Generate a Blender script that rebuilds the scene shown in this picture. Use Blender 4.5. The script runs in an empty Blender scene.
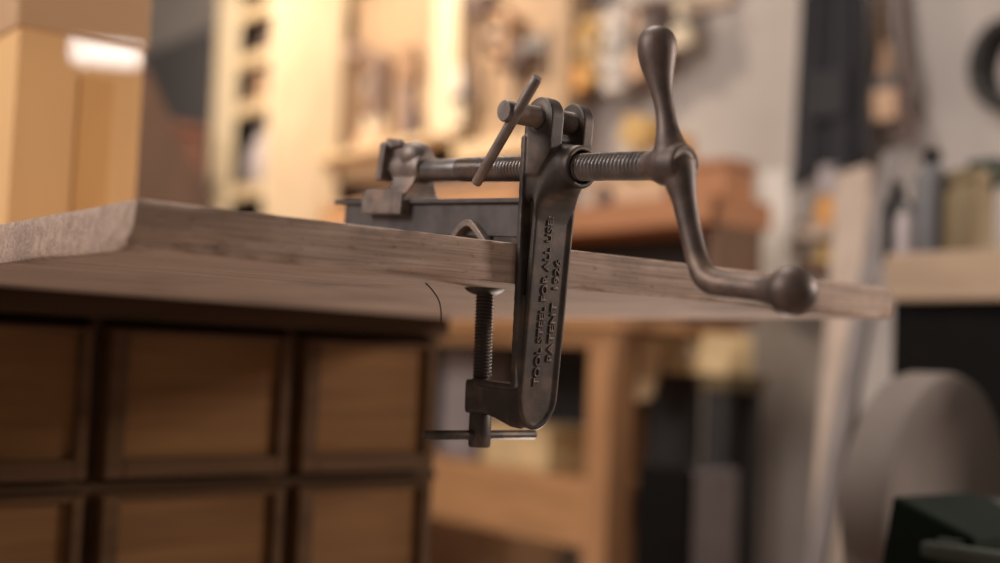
import bpy, bmesh, math, random
import numpy as np
from mathutils import Vector, Matrix, noise
random.seed(7)
S = bpy.context.scene
C = S.collection
PI = math.pi

# ---------------------------------------------------------------- camera
F = 1266.075
R = np.array([[0.77833376, -0.62645543, 0.04183475],
              [0.07216829, 0.0230767, -0.99712547],
              [0.62368926, 0.77911556, 0.06317159]])      # rows: right, down, forward in world axes
CAM = np.array([-0.2912514, -0.70583252, 0.76413031])
H, T = 0.85, 0.03                                          # table top height and board thickness

def at(px, py, axis, val):
    """world point seen at a pixel of the 1000x563 frame on the plane axis = val"""
    d = R.T @ np.array([(px - 500) / F, (py - 281.5) / F, 1.0])
    i = 'xyz'.index(axis)
    return Vector(CAM + d * (val - CAM[i]) / d[i])

cd = bpy.data.cameras.new('camera')
co = bpy.data.objects.new('camera', cd); C.objects.link(co)
m = Matrix(((R[0][0], -R[1][0], -R[2][0]), (R[0][1], -R[1][1], -R[2][1]), (R[0][2], -R[1][2], -R[2][2]))).to_4x4()
m.translation = Vector(CAM)
co.matrix_world = m
cd.sensor_width = 36; cd.lens = 45.5787; cd.clip_start = .02
cd.dof.use_dof = True; cd.dof.focus_distance = 0.915; cd.dof.aperture_fstop = 2.2
S.camera = co

# ---------------------------------------------------------------- materials
def mat(name, col, col2=None, rough=.6, metal=0., scale=(20, 20, 20), detail=6, bump=0., bscale=None, spec=.5,
        lo=.35, hi=.65, coat=0., dist=0., col3=None, s3=7, em=None):
    mt = bpy.data.materials.new(name); mt.use_nodes = True
    nt = mt.node_tree; N = nt.nodes; Lk = nt.links
    b = N['Principled BSDF']
    b.inputs['Roughness'].default_value = rough; b.inputs['Metallic'].default_value = metal
    b.inputs['Specular IOR Level'].default_value = spec
    b.inputs['Coat Weight'].default_value = coat; b.inputs['Coat Roughness'].default_value = .08
    tc = N.new('ShaderNodeTexCoord'); mp = N.new('ShaderNodeMapping'); mp.inputs['Scale'].default_value = scale
    Lk.new(tc.outputs['Object'], mp.inputs['Vector'])
    nz = N.new('ShaderNodeTexNoise'); nz.inputs['Scale'].default_value = 1; nz.inputs['Detail'].default_value = detail
    nz.inputs['Distortion'].default_value = dist
    Lk.new(mp.outputs['Vector'], nz.inputs['Vector'])
    cr = N.new('ShaderNodeValToRGB'); c2 = col2 or tuple(c * .75 for c in col)
    cr.color_ramp.elements[0].position = lo; cr.color_ramp.elements[1].position = hi
    cr.color_ramp.elements[0].color = (*c2, 1); cr.color_ramp.elements[1].color = (*col, 1)
    Lk.new(nz.outputs['Fac'], cr.inputs['Fac'])
    out = cr.outputs['Color']
    if col3:
        n3 = N.new('ShaderNodeTexNoise'); n3.inputs['Scale'].default_value = s3; n3.inputs['Detail'].default_value = 8
        Lk.new(tc.outputs['Object'], n3.inputs['Vector'])
        r3 = N.new('ShaderNodeValToRGB'); r3.color_ramp.elements[0].position = .52; r3.color_ramp.elements[1].position = .68
        Lk.new(n3.outputs['Fac'], r3.inputs['Fac'])
        mx = N.new('ShaderNodeMix'); mx.data_type = 'RGBA'
        Lk.new(r3.outputs['Color'], mx.inputs[0]); Lk.new(out, mx.inputs[6]); mx.inputs[7].default_value = (*col3, 1)
        out = mx.outputs[2]
    Lk.new(out, b.inputs['Base Color'])
    if bump:
        bp = N.new('ShaderNodeBump'); bp.inputs['Strength'].default_value = bump; bp.inputs['Distance'].default_value = .002
        src = nz
        if bscale:
            src = N.new('ShaderNodeTexNoise'); src.inputs['Scale'].default_value = bscale; src.inputs['Detail'].default_value = 8
            Lk.new(tc.outputs['Object'], src.inputs['Vector'])
        Lk.new(src.outputs['Fac'], bp.inputs['Height']); Lk.new(bp.outputs['Normal'], b.inputs['Normal'])
    return mt

def wood(name, col, col2, axis='x', rough=.65, fine=90, coat=0., bump=.25, col3=None, lo=.35, hi=.65):
    sc = {'x': (4, fine, fine), 'y': (fine, 4, fine), 'z': (fine, fine, 4)}[axis]
    return mat(name, col, col2, rough, scale=sc, detail=5, bump=bump, dist=.6, coat=coat, col3=col3, lo=lo, hi=hi)

M = {}
M['iron'] = mat('cast_iron', (.100, .066, .054), (.056, .037, .031), .5, .45, (60,)*3, bump=.1, bscale=900, col3=(.16, .105, .075), s3=40)
M['iron_dark'] = mat('dark_iron', (.062, .045, .038), (.036, .027, .024), .5, .45, (60,)*3, bump=.1, bscale=900, col3=(.09, .06, .045), s3=60)
M['iron_worn'] = mat('worn_iron', (.21, .165, .145), (.11, .085, .075), .46, .45, (60,)*3, bump=.25, bscale=900, col3=(.24, .16, .12), s3=45)
M['steel'] = mat('screw_steel', (.17, .145, .138), (.11, .094, .09), .34, .65, (80,)*3, bump=.15, bscale=900, col3=(.17, .12, .09), s3=50)
M['steel_rail'] = mat('rail_steel', (.085, .070, .069), (.050, .041, .041), .5, .35, (50,)*3, bump=.1, bscale=800)
def board_mat():
    mt = mat('worn_board', (.42, .30, .235), (.25, .172, .13), .78, scale=(5, 110, 110), detail=6, bump=.5, dist=.5, col3=(.20, .137, .105), s3=9, lo=.3, hi=.7)
    nt = mt.node_tree; N = nt.nodes; Lk = nt.links; b = N['Principled BSDF']
    src = b.inputs['Base Color'].links[0].from_socket
    tc = N.new('ShaderNodeTexCoord'); out = src
    for sc, a, c, k in (((12, 520, 520), .32, .58, .66), ((130, 300, 300), .26, .42, .62)):        # fine grain lines, then pits and scratches
        mp = N.new('ShaderNodeMapping'); mp.inputs['Scale'].default_value = sc; Lk.new(tc.outputs['Object'], mp.inputs['Vector'])
        nz = N.new('ShaderNodeTexNoise'); nz.inputs['Scale'].default_value = 1; nz.inputs['Detail'].default_value = 4; Lk.new(mp.outputs['Vector'], nz.inputs['Vector'])
        cr = N.new('ShaderNodeValToRGB'); cr.color_ramp.elements[0].position = a; cr.color_ramp.elements[1].position = c
        cr.color_ramp.elements[0].color = (k, k*.94, k*.9, 1); cr.color_ramp.elements[1].color = (1, 1, 1, 1); Lk.new(nz.outputs['Fac'], cr.inputs['Fac'])
        mx = N.new('ShaderNodeMix'); mx.data_type = 'RGBA'; mx.blend_type = 'MULTIPLY'; mx.inputs[0].default_value = 1
        Lk.new(out, mx.inputs[6]); Lk.new(cr.outputs['Color'], mx.inputs[7]); out = mx.outputs[2]
    Lk.new(out, b.inputs['Base Color'])
    return mt
M['board'] = board_mat()
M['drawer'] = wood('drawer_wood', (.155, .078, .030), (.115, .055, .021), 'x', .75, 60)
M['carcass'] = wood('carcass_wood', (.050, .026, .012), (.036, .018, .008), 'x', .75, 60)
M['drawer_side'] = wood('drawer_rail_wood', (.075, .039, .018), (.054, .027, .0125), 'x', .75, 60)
for k in ('drawer', 'carcass', 'drawer_side'): M[k].node_tree.nodes['Principled BSDF'].inputs['Specular IOR Level'].default_value = .12

# ---------------------------------------------------------------- mesh helpers
def obj(name, bm, mt, parent=None, smooth=False, bevel=0, seg=2, autosm=None):
    me = bpy.data.meshes.new(name)
    bmesh.ops.recalc_face_normals(bm, faces=bm.faces[:])
    bm.to_mesh(me); bm.free()
    o = bpy.data.objects.new(name, me); C.objects.link(o)
    if mt: me.materials.append(mt)
    if smooth:
        for p in me.polygons: p.use_smooth = True
    if autosm:
        me.set_sharp_from_angle(angle=math.radians(autosm)) if not smooth else None
        for p in me.polygons: p.use_smooth = True
        me.set_sharp_from_angle(angle=math.radians(autosm))
    if bevel:
        bv = o.modifiers.new('bevel', 'BEVEL'); bv.width = bevel; bv.segments = seg; bv.limit_method = 'ANGLE'; bv.angle_limit = .6
    if parent: o.parent = parent
    return o

def tag(o, label=None, cat=None, group=None, kind=None):
    if label: o['label'] = label
    if cat: o['category'] = cat
    if group: o['group'] = group
    if kind: o['kind'] = kind
    return o

def thing(name, label, cat, loc=(0, 0, 0), rz=0, group=None, rot=None):
    o = bpy.data.objects.new(name, None); C.objects.link(o)
    o.empty_display_size = .05
    o.location = loc; o.rotation_euler = rot or (0, 0, rz)
    return tag(o, label, cat, group)

def box(bm, lo, hi, mtx=None):
    x0, y0, z0 = lo; x1, y1, z1 = hi
    v = [bm.verts.new(Vector(p)) for p in ((x0, y0, z0), (x1, y0, z0), (x1, y1, z0), (x0, y1, z0), (x0, y0, z1), (x1, y0, z1), (x1, y1, z1), (x0, y1, z1))]
    if mtx:
        for q in v: q.co = mtx @ q.co
    for f in ((0, 3, 2, 1), (4, 5, 6, 7), (0, 1, 5, 4), (1, 2, 6, 5), (2, 3, 7, 6), (3, 0, 4, 7)):
        bm.faces.new([v[i] for i in f])
    return bm

def bx(lo, hi, mtx=None): return box(bmesh.new(), lo, hi, mtx)

def frame_of(d):
    d = d.normalized(); a = Vector((0, 0, 1)) if abs(d.z) < .9 else Vector((1, 0, 0))
    s = d.cross(a).normalized(); return s, d.cross(s).normalized()

def tube(bm, pts, rad, seg=20, caps=True):
    pts = [Vector(p) for p in pts]
    if not hasattr(rad, '__len__'): rad = [rad] * len(pts)
    rings = []; s = None
    for i, p in enumerate(pts):
        a = pts[max(0, i - 1)]; b = pts[min(len(pts) - 1, i + 1)]
        d = (b - a).normalized()
        if s is None: s, t = frame_of(d)
        else:
            s = (s - d * s.dot(d)).normalized(); t = d.cross(s)
        rings.append([bm.verts.new(p + (s * math.cos(2*PI*k/seg) + t * math.sin(2*PI*k/seg)) * rad[i]) for k in range(seg)])
    for a, b in zip(rings, rings[1:]):
        for k in range(seg): bm.faces.new((a[k], a[(k+1) % seg], b[(k+1) % seg], b[k]))
    if caps: bm.faces.new(rings[0][::-1]); bm.faces.new(rings[-1])
    return bm

def lathe(bm, o, d, prof, seg=32):
    """prof: (distance along d, radius) pairs"""
    o = Vector(o); d = Vector(d).normalized(); s, t = frame_of(d)
    rings = []
    for a, r in prof:
        if r < 1e-7: rings.append([bm.verts.new(o + d * a)])
        else: rings.append([bm.verts.new(o + d * a + (s * math.cos(2*PI*k/seg) + t * math.sin(2*PI*k/seg)) * r) for k in range(seg)])
    for a, b in zip(rings, rings[1:]):
        for k in range(seg):
            k2 = (k + 1) % seg
            if len(a) == 1 and len(b) == 1: continue
            if len(a) == 1: bm.faces.new((a[0], b[k2], b[k]))
            elif len(b) == 1: bm.faces.new((a[k], a[k2], b[0]))
            else: bm.faces.new((a[k], a[k2], b[k2], b[k]))
    if len(rings[0]) > 1: bm.faces.new(rings[0][::-1])
    if len(rings[-1]) > 1: bm.faces.new(rings[-1])
    return bm

def thread(bm, o, d, t0, t1, r, pitch, depth, seg=28, per=8):
    """screw thread: a grid whose radius follows the helix phase"""
    o = Vector(o); d = Vector(d).normalized(); s, t = frame_of(d)
    n = int((t1 - t0) / pitch * per); rings = []
    for i in range(n + 1):
        tt = t0 + (t1 - t0) * i / n; ring = []
        for k in range(seg):
            ph = (tt / pitch + k / seg) % 1.0
            tri = abs(2 * ph - 1); tri = min(1, max(0, (tri - .15) / .6))
            rr = r - depth * tri
            ring.append(bm.verts.new(o + d * tt + (s * math.cos(2*PI*k/seg) + t * math.sin(2*PI*k/seg)) * rr))
        rings.append(ring)
    for a, b in zip(rings, rings[1:]):
        for k in range(seg): bm.faces.new((a[k], a[(k+1) % seg], b[(k+1) % seg], b[k]))
    bm.faces.new(rings[0][::-1]); bm.faces.new(rings[-1])
    return bm

def prism(bm, poly, a, b, f):
    """poly: 2-D outline; f(p, q, depth) -> Vector; extruded between depths a and b"""
    A = [bm.verts.new(f(p, q, a)) for p, q in poly]; B = [bm.verts.new(f(p, q, b)) for p, q in poly]
    n = len(poly)
    bm.faces.new(A[::-1]); bm.faces.new(B)
    for i in range(n): bm.faces.new((A[i], A[(i+1) % n], B[(i+1) % n], B[i]))
    return bm

def sphere(bm, c, r, seg=24, sc=(1, 1, 1)):
    bmesh.ops.create_uvsphere(bm, u_segments=seg, v_segments=seg // 2 + 2, radius=1,
        matrix=Matrix.Translation(Vector(c)) @ Matrix.Diagonal((r*sc[0], r*sc[1], r*sc[2], 1)))
    return bm

def cast(o, voxel=.0009, it=4, fac=.5):
    """fuse overlapping solids into one rounded casting"""
    rm = o.modifiers.new('fuse', 'REMESH'); rm.mode = 'VOXEL'; rm.voxel_size = voxel; rm.use_smooth_shade = True
    sm = o.modifiers.new('soften', 'SMOOTH'); sm.factor = fac; sm.iterations = it
    return o

def clean(bm):
    bmesh.ops.recalc_face_normals(bm, faces=bm.faces[:]); return bm

def spline(pts, n=6):
    """Catmull-Rom through points (any dimension tuples)"""
    P = [np.array(p, float) for p in pts]; P = [2*P[0]-P[1]] + P + [2*P[-1]-P[-2]]; out = []
    for i in range(1, len(P) - 2):
        for k in range(n):
            t = k / n
            out.append(.5*((2*P[i]) + (-P[i-1]+P[i+1])*t + (2*P[i-1]-5*P[i]+4*P[i+1]-P[i+2])*t*t + (-P[i-1]+3*P[i]-3*P[i+1]+P[i+2])*t**3))
    out.append(P[-2]); return out

# ================================================================ THE WORKBENCH BOARD
TX, TY = .755, 1.35
def make_board():
    bm = bx((0, 0, -T), (TX, TY, 0))
    for i in range(1, 151): bmesh.ops.bisect_plane(bm, geom=bm.verts[:]+bm.edges[:]+bm.faces[:], plane_co=(TX*i/151, 0, 0), plane_no=(1, 0, 0))
    for y in [.002, .005, .009, .015] + [.03 + .04*k for k in range(33)]:
        bmesh.ops.bisect_plane(bm, geom=bm.verts[:]+bm.edges[:]+bm.faces[:], plane_co=(0, y, 0), plane_no=(0, 1, 0))
    for z in (-.002, -.005, -.01, -.015, -.02, -.025, -.028):
        bmesh.ops.bisect_plane(bm, geom=bm.verts[:]+bm.edges[:]+bm.faces[:], plane_co=(0, 0, z), plane_no=(0, 0, 1))
    for x in (.0015, .004, .75, .753):
        bmesh.ops.bisect_plane(bm, geom=bm.verts[:]+bm.edges[:]+bm.faces[:], plane_co=(x, 0, 0), plane_no=(1, 0, 0))
    for v in bm.verts:
        x, y, z = v.co
        dz = min(-z, z + T); dy = min(y, TY - y); dx = min(x, TX - x)
        n1 = noise.noise(Vector((x*22, y*22, z*40))); n2 = noise.noise(Vector((x*75 + 9, y*75, z*90)))
        # worn arrises
        w = max(0, 1 - dz/.005) * max(0, 1 - min(dx, dy)/.005)
        amt = (.0011 + .0007*n1 + .0007*n2) * w
        if z < -T/2: amt *= 1.0; v.co.z += amt
        else: v.co.z -= amt*.8
        if y < .01: v.co.y += amt*1.1
        if x < .01: v.co.x += amt*1.1
        if x > TX - .01: v.co.x -= amt*1.1
        if y < .001: v.co.y += .0006*n1 + .0004*n2
        # the chipped lower corner of the front edge
        if y < .02 and z < -.013 and x < .11:
            k = max(0, 1 - x/.11) * min(1, (-.013 - z)/.011) * (1 - y/.02)
            v.co.y += .010*k*(1 + .5*n2)
            v.co.z += .003*k*max(0, 1-(z+T)/.01)
    for v in bm.verts:
        if v.co.z > -.006: v.co.z += .0006
    return bm
bench = thing('workbench_board', 'thick worn wooden bench top with rough chipped front edge carrying the iron clamp', 'workbench', (0, 0, H))
obj('tabletop', make_board(), M['board'], bench, autosm=50)

# ================================================================ THE CLAMP (all figures in mm: x along the edge, u outward, w up)
CL = (.309, -.0015, H); TILT = math.radians(4.5)
clamp = thing('bench_clamp', 'old cast iron bench vise with crank handle clamped on the bench edge', 'vise', CL, rot=(TILT, 0, 0))
def L(x, u, w): return Vector((x, -u, w)) / 1000
U = Vector((0, -1, 0)); W = Vector((0, 0, 1)); XA = Vector((1, 0, 0))

def inner(w): return -5.8 + (72 - w) * (12.2 / 169)
bm = bmesh.new()
tong = [(19.5, 72), (19, 0), (18.5, -108)] + [((18.5 if a < PI/2 else 16.5)*math.cos(a), -108 - 26*math.sin(a)) for a in [PI*k/20 for k in range(1, 20)]] + [(-16.5, -108), (-17, 0), (-17.5, 72)]
prism(bm, tong, 8, 12.6, lambda p, q, d: L(p, d, q))                                    # lettered outer flange
bead = [((abs(p) - 2.2) * (1 if p > 0 else -1) if abs(p) > 2.2 else 0, q + (2.2 if q < -120 else 0)) for p, q in tong]
bead = bead[:17]; tube(bm, [L(p, 12.2 - max(0, k - 9)*.25, q) for k, (p, q) in enumerate(bead)], .0022, 10)                                   # raised rim
prism(bm, [(inner(75), 75), (12, 75), (12, -120), (inner(-100), -108)], -13, 13, lambda p, q, d: L(d, p, q))   # web
prism(bm, [(inner(78), 78), (inner(78)+4.5, 78), (inner(-104)+4.5, -104), (inner(-104), -104)], -22.5, 17.5, lambda p, q, d: L(d, p, q))  # inner flange
lathe(bm, L(0, 0, 57.5), U, [(-.011, 0), (-.011, .0158), (.034, .0158), (.0375, .0154), (.0385, .0144), (.0385, .0120), (.031, .0113), (.031, 0)], 40)  # screw boss
def loft(bm, secs, n=40):
    rings = []
    for u_, hx, hw, cw, ex in secs:
        r = []
        for k in range(n):
            a = 2*PI*k/n; c, q = math.cos(a), math.sin(a)
            r.append(bm.verts.new(L(hx*math.copysign(abs(c)**(2/ex), c), u_, cw + hw*math.copysign(abs(q)**(2/ex), q))))
        rings.append(r)
    for a, b in zip(rings, rings[1:]):
        for k in range(n): bm.faces.new((a[k], a[(k+1) % n], b[(k+1) % n], b[k]))
    bm.faces.new(rings[0][::-1]); bm.faces.new(rings[-1])
loft(bm, [(-5, 20.5, 24, 54, 7), (8, 19.6, 23, 55, 7), (12.4, 19.4, 30, 46, 6), (14.2, 19.1, 25, 50.5, 6), (17, 18.6, 21, 54, 5), (21, 17.8, 18.5, 56.2, 3.6), (26, 16.6, 16.6, 57.2, 2.5), (31, 15.5, 15.5, 57.5, 2)])
prism(bm, [(10, 22), (15, 34), (20, 41), (30, 46), (30, 60), (10, 60)], -8, 8, lambda p, q, d: L(d, p, q))
prism(bm, [(inner(36), 36), (12.6, 36), (12.6, 76), (inner(76), 76)], -19.3, 19.3, lambda p, q, d: L(d, p, q))
for x0, x1 in ((-21, -9.5), (10, 19.8)):                                             # the two lugs of the lock screw
    ear = [(inner(50), 50), (14, 50), (24.5, 66), (25, 78), (25, 91)] + [(10 + 15*math.cos(a), 91 + 15*math.sin(a)) for a in [PI*k/14 for k in range(1, 14)]] + [(-5, 91)]
    prism(bm, ear, x0, x1, lambda p, q, d: L(d, p, q))
lathe(bm, L(0, 10, 91), XA, [(-.022, 0), (-.022, .0108), (-.0195, .0118), (-.012, .0118), (-.012, 0)], 28)
# lower arm
arm = [(10, -92), (inner(-92), -92), (2, -99), (-6, -103.5), (-58, -106), (-58, -128), (-42, -128), (-24, -130.5), (-6, -134), (6, -134), (12, -126)]
prism(bm, arm, -8.5, 8.5, lambda p, q, d: L(d, p, q))
prism(bm, [(6, -97), (-4, -102.5), (-58, -105), (-58, -109), (-4, -107), (10, -104)], -11.5, 11.5, lambda p, q, d: L(d, p, q))
LS = math.radians(5)                                                                     # the lower screw leans against the frame, square to the board
ld = Vector((0, -math.sin(LS), -math.cos(LS)))                                           # downward along that screw
lo_ = L(0, -61, -34)
lathe(bm, lo_, ld, [(.071, 0), (.071, .0113), (.073, .0123), (.094, .0123), (.0965, .0112), (.0965, 0)], 32)
# upper arm lying on the board
prism(bm, [(6, -2.5), (-44, -2.8), (-47, 0), (-47, 9), (-44, 12.4), (6, 12.6)], -8, 13, lambda p, q, d: L(d, p, q))
body = cast(obj('frame', clean(bm), M['iron_dark'], clamp), .0008, 7)

def letters(txt, x, w0, w1, size):
    fc = bpy.data.curves.new('t', 'FONT'); fc.body = txt; fc.size = size; fc.extrude = .0004; fc.space_character = 1.12
    fc.bevel_depth = .0003; fc.bevel_resolution = 1
    fo = bpy.data.objects.new('t', fc); C.objects.link(fo)
    dg = bpy.context.evaluated_depsgraph_get()
    me = bpy.data.meshes.new_from_object(fo.evaluated_get(dg))
    bpy.data.objects.remove(fo)
    xs = [v.co.x for v in me.vertices]; L0, L1 = min(xs), max(xs)
    k = (w1 - w0) / (L1 - L0)
    for v in me.vertices:
        a, b, c = v.co
        # text runs upwards, its top turned to the left
        v.co = Vector((x / 1000 - b, -.0128 - c, (w0 + (a - L0) * k) / 1000))
    return me
bml = bmesh.new()
for txt, x, w0, w1 in (('TOOL STEEL FOR ALL USES', -1.2, -102, 24), ('PATENT  1926', 9.5, -84, -9)):
    bml.from_mesh(letters(txt, x, w0, w1, .0070))
lt = obj('raised_lettering', bml, M['iron'], body); lt['label'] = 'two rows of worn raised cast letters'

# main screw
bm = bmesh.new()
so = L(0, 0, 57.5)
thread(bm, so, U, -.104, .118, .0100, .0038, .0013)
lathe(bm, so, U, [(-.168, 0), (-.168, .0088), (-.166, .0094), (-.106, .0094), (-.103, .0085), (-.103, 0)], 32)
obj('main_screw', bm, M['steel'], clamp, autosm=40)

# crank
bm = bmesh.new()
lathe(bm, so, U, [(.104, 0), (.104, .0096), (.108, .0100), (.113, .0115), (.119, .0138), (.125, .0146), (.134, .0141), (.1372, .0132), (.1384, .0117), (.1376, .0108), (.1374, 0)], 36)
sphere(bm, L(0, 124, 60), .0132)
up = [(127, 57, 13.4), (123.5, 66, 12.4), (120.8, 74, 9.6), (117.8, 84, 7.2), (114, 96, 6.6), (110, 107, 7.6), (106.5, 118, 9.8), (103.8, 128, 12.2), (102.3, 136, 13.2), (101.3, 142, 12.6), (100.6, 147, 10.2), (100.2, 150, 6.5), (100, 151.3, 2)]
sp = spline(up, 4)
tube(bm, [L(0, a, b) for a, b, r in sp], [r/1000 for a, b, r in sp], 24)
dn = [(130, 58, 12), (135, 46, 10.2), (139, 36, 8.4), (145, 20, 7.4), (151, 6, 7.2), (156.5, -5, 7.6), (163, -13.5, 8.3), (172, -17.6, 8.4), (185, -18.8, 8.0), (200, -19.2, 8.1), (212, -19.6, 8.5), (220, -19.6, 10.5)]
sp = spline(dn, 4)
tube(bm, [L(0, a, b) for a, b, r in sp], [r/1000 for a, b, r in sp], 24)
sphere(bm, L(0, 232, -19), .0152, 32)
cast(obj('crank_handle', clean(bm), M['iron'], clamp), .0008, 5)

# rail the sliding jaw rides on
bm = bmesh.new()
f = lambda p, q, d: L(p, d, q + 1.9 + d*.0122)
prism(bm, [(-12.5, 28.8), (12.5, 28.8), (12.5, 32.5), (-12.5, 32.5)], -277, 0, f)
prism(bm, [(-9, 3.5), (9, 3.5), (9, 29.5), (-9, 29.5)], -262, -2, f)
obj('rail', clean(bm), M['steel_rail'], clamp, bevel=.0009)

# arched strap sitting on the board beside the upper arm
path = spline([(-97, -6), (-90, 2.5), (-82, 10.5), (-73.5, 14.2), (-66, 12.6), (-55, 4.5), (-46, -2.5)], 5)
th = 5.2; low = []; top = []
for i, p in enumerate(path):
    a = path[max(0, i-1)]; b = path[min(len(path)-1, i+1)]; d = (b-a)/np.linalg.norm(b-a); nn = np.array([-d[1], d[0]])
    low.append(tuple(p - nn*th/2)); top.append(tuple(p + nn*th/2))
bm = bmesh.new(); prism(bm, low + top[::-1], -15, 9, lambda p, q, d: L(d, p, q))
obj('strap', clean(bm), M['iron_worn'], clamp, bevel=.0006)

# sliding jaw
bm = bmesh.new()
g = lambda p, q, d: L(d, p, q)
prism(bm, [(-219, 19), (-219, 36), (-214, 40), (-164, 40), (-159, 37), (-159, 19)], -19, 19, g)
neck = [(-2, 0)]
def taper(bm, ua, ub, prof):
    """stack of sections (w, half width, u0, u1)"""
    rings = []
    for w, hx, u0, u1 in prof:
        rings.append([bm.verts.new(L(sx*hx, uu, w)) for sx, uu in ((-1, u0), (1, u0), (1, u1), (-1, u1))])
    for a, b in zip(rings, rings[1:]):
        for k in range(4): bm.faces.new((a[k], a[(k+1) % 4], b[(k+1) % 4], b[k]))
    bm.faces.new(rings[0][::-1]); bm.faces.new(rings[-1])
taper(bm, 0, 0, [(30, 18.5, -196, -159), (38, 16, -190, -158), (46, 11.5, -186, -156), (54, 9.5, -192, -155), (64, 10.5, -198, -157), (74, 10.5, -200, -160), (80, 8, -194, -166)])
lathe(bm, L(0, 0, 60), U, [(-.192, 0), (-.192, .0125), (-.164, .0135), (-.156, .0128), (-.152, .0115), (-.152, 0)], 32)
sphere(bm, L(-3, -167, 70), .0125, sc=(1, 1.2, .95))
prism(bm, [(-203, 48), (-195, 48), (-192, 77), (-196, 81), (-201, 79)], -18, 18, g)
prism(bm, [(-203, 74), (-178, 77), (-178, 82.5), (-199, 84)], -13, -8, g)
prism(bm, [(-203, 74), (-166, 75), (-168, 81), (-199, 83)], 3, 9, g)
cast(obj('sliding_jaw', clean(bm), M['iron_worn'], clamp), .0009, 4)

# lock screw through the two lugs
bm = bmesh.new()
lathe(bm, L(0, 10, 91), XA, [(-.0535, 0), (-.0535, .0072), (-.0525, .0078), (-.020, .0078), (-.019, .0062), (-.010, .0062)], 28)
thread(bm, L(0, 10, 91), XA, -.0105, .0115, .0086, .0015, .0008, 24)
lk = obj('lock_screw', bm, M['iron_worn'], clamp, autosm=40)
bm = bmesh.new()
tube(bm, [L(-47, 36.2, 113.6), L(-47, 35.6, 112.9), L(-47, -22, 41), L(-47, -22.6, 40.3)], [.0033, .0038, .0038, .0033], 18)
obj('tommy_bar', bm, M['iron_worn'], lk, autosm=40)

# lower clamping screw
bm = bmesh.new()
thread(bm, lo_, ld, .002, .098, .0074, .0026, .0011, 24)
lathe(bm, lo_, ld, [(.095, 0), (.095, .0080), (.097, .0086), (.1205, .0086), (.1225, .0078), (.1225, 0)], 28)
cs = obj('clamping_screw', bm, M['iron_dark'], clamp, autosm=40)
bm = bmesh.new()
lathe(bm, lo_, ld, [(-.0034, 0), (-.0034, .0150), (-.0026, .0160), (.0012, .0160), (.0028, .0145), (.0056, .0096), (.0065, 0)], 36)
obj('pad', bm, M['iron_dark'], cs, autosm=40)
bm = bmesh.new()
c0 = lo_ + ld*.1132
tube(bm, [c0 - XA*.0525, c0 - XA*.0515, c0 + XA*.0545, c0 + XA*.0555], [.0028, .0036, .0036, .0028], 18)
obj('tommy_bar', bm, M['iron_dark'], cs, autosm=40)

# ================================================================ DRAWER CABINET under the board
CB = thing('drawer_cabinet', 'dark wooden cabinet of framed drawers under the bench top', 'cabinet', (.35, .655, 0), math.radians(3))
def cbp(px, py):
    """pixel -> cabinet front plane, local (x, z)"""
    d = R.T @ np.array([(px - 500)/F, (py - 281.5)/F, 1.0]); a = math.radians(3)
    nrm = np.array([-math.sin(a), math.cos(a), 0]); p0 = np.array([.35, .655, 0])
    P = CAM + d * ((p0 - CAM) @ nrm) / (d @ nrm); q = P - p0
    return q[0]*math.cos(a) + q[1]*math.sin(a), q[2]
xr = cbp(441, 400)[0]
gx = [cbp(-140, 420)[0], cbp(93, 420)[0], cbp(290, 420)[0], xr - .012]     # centres of the uprights
zc = [H - T - .029, cbp(290, 480)[1], .30, .06]
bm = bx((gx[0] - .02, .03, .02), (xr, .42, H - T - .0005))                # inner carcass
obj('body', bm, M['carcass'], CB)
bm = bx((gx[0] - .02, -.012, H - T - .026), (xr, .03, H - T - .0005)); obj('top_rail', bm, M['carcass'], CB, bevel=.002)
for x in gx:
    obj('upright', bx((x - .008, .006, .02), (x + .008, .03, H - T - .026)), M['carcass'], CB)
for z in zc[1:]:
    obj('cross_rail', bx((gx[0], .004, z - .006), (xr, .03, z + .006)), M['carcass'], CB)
for a, b in zip(zc, zc[1:]):
    for x0, x1 in zip(gx, gx[1:]):
        lo = (x0 + .0105, b + .0095); hi = (x1 - .0105, a - .008)
        d = obj('drawer', bx((lo[0], -.004, lo[1]), (hi[0], .3, hi[1])), M['drawer'], CB)
        bm = bmesh.new(); fw = .022
        box(bm, (lo[0], -.014, lo[1]), (lo[0] + fw, -.004, hi[1])); box(bm, (hi[0] - fw*.6, -.014, lo[1]), (hi[0], -.004, hi[1]))
        box(bm, (lo[0] + fw, -.014, lo[1]), (hi[0] - fw*.6, -.004, lo[1] + fw)); box(bm, (lo[0] + fw, -.014, hi[1] - .006), (hi[0] - fw*.6, -.004, hi[1]))
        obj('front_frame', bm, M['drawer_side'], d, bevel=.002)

# ================================================================ THE ROOM
def struct(name, bm, mt, **k):
    o = obj(name, bm, mt, **k); o['kind'] = 'structure'; return o
M['plaster'] = mat('plaster_wall', (.46, .41, .385), (.39, .345, .325), .9, scale=(2.5,)*3, bump=.2, bscale=60)
M['backwall'] = mat('back_wall_paint', (.20, .195, .195), (.16, .155, .155), .9, scale=(3,)*3)
M['concrete'] = mat('concrete_floor', (.40, .33, .28), (.32, .26, .22), .85, scale=(6,)*3, bump=.2, bscale=80)
XW = 2.7
struct('wall_right', bx((XW, -1.5, 0), (XW + .12, 8.6, 3.2)), M['plaster'])
struct('wall_back', bx((-1.5, 8.5, 0), (XW, 8.62, 3.2)), M['backwall'])
struct('floor', bx((-3.5, -3, -.1), (XW + .12, 8.62, 0)), M['concrete'])

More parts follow.
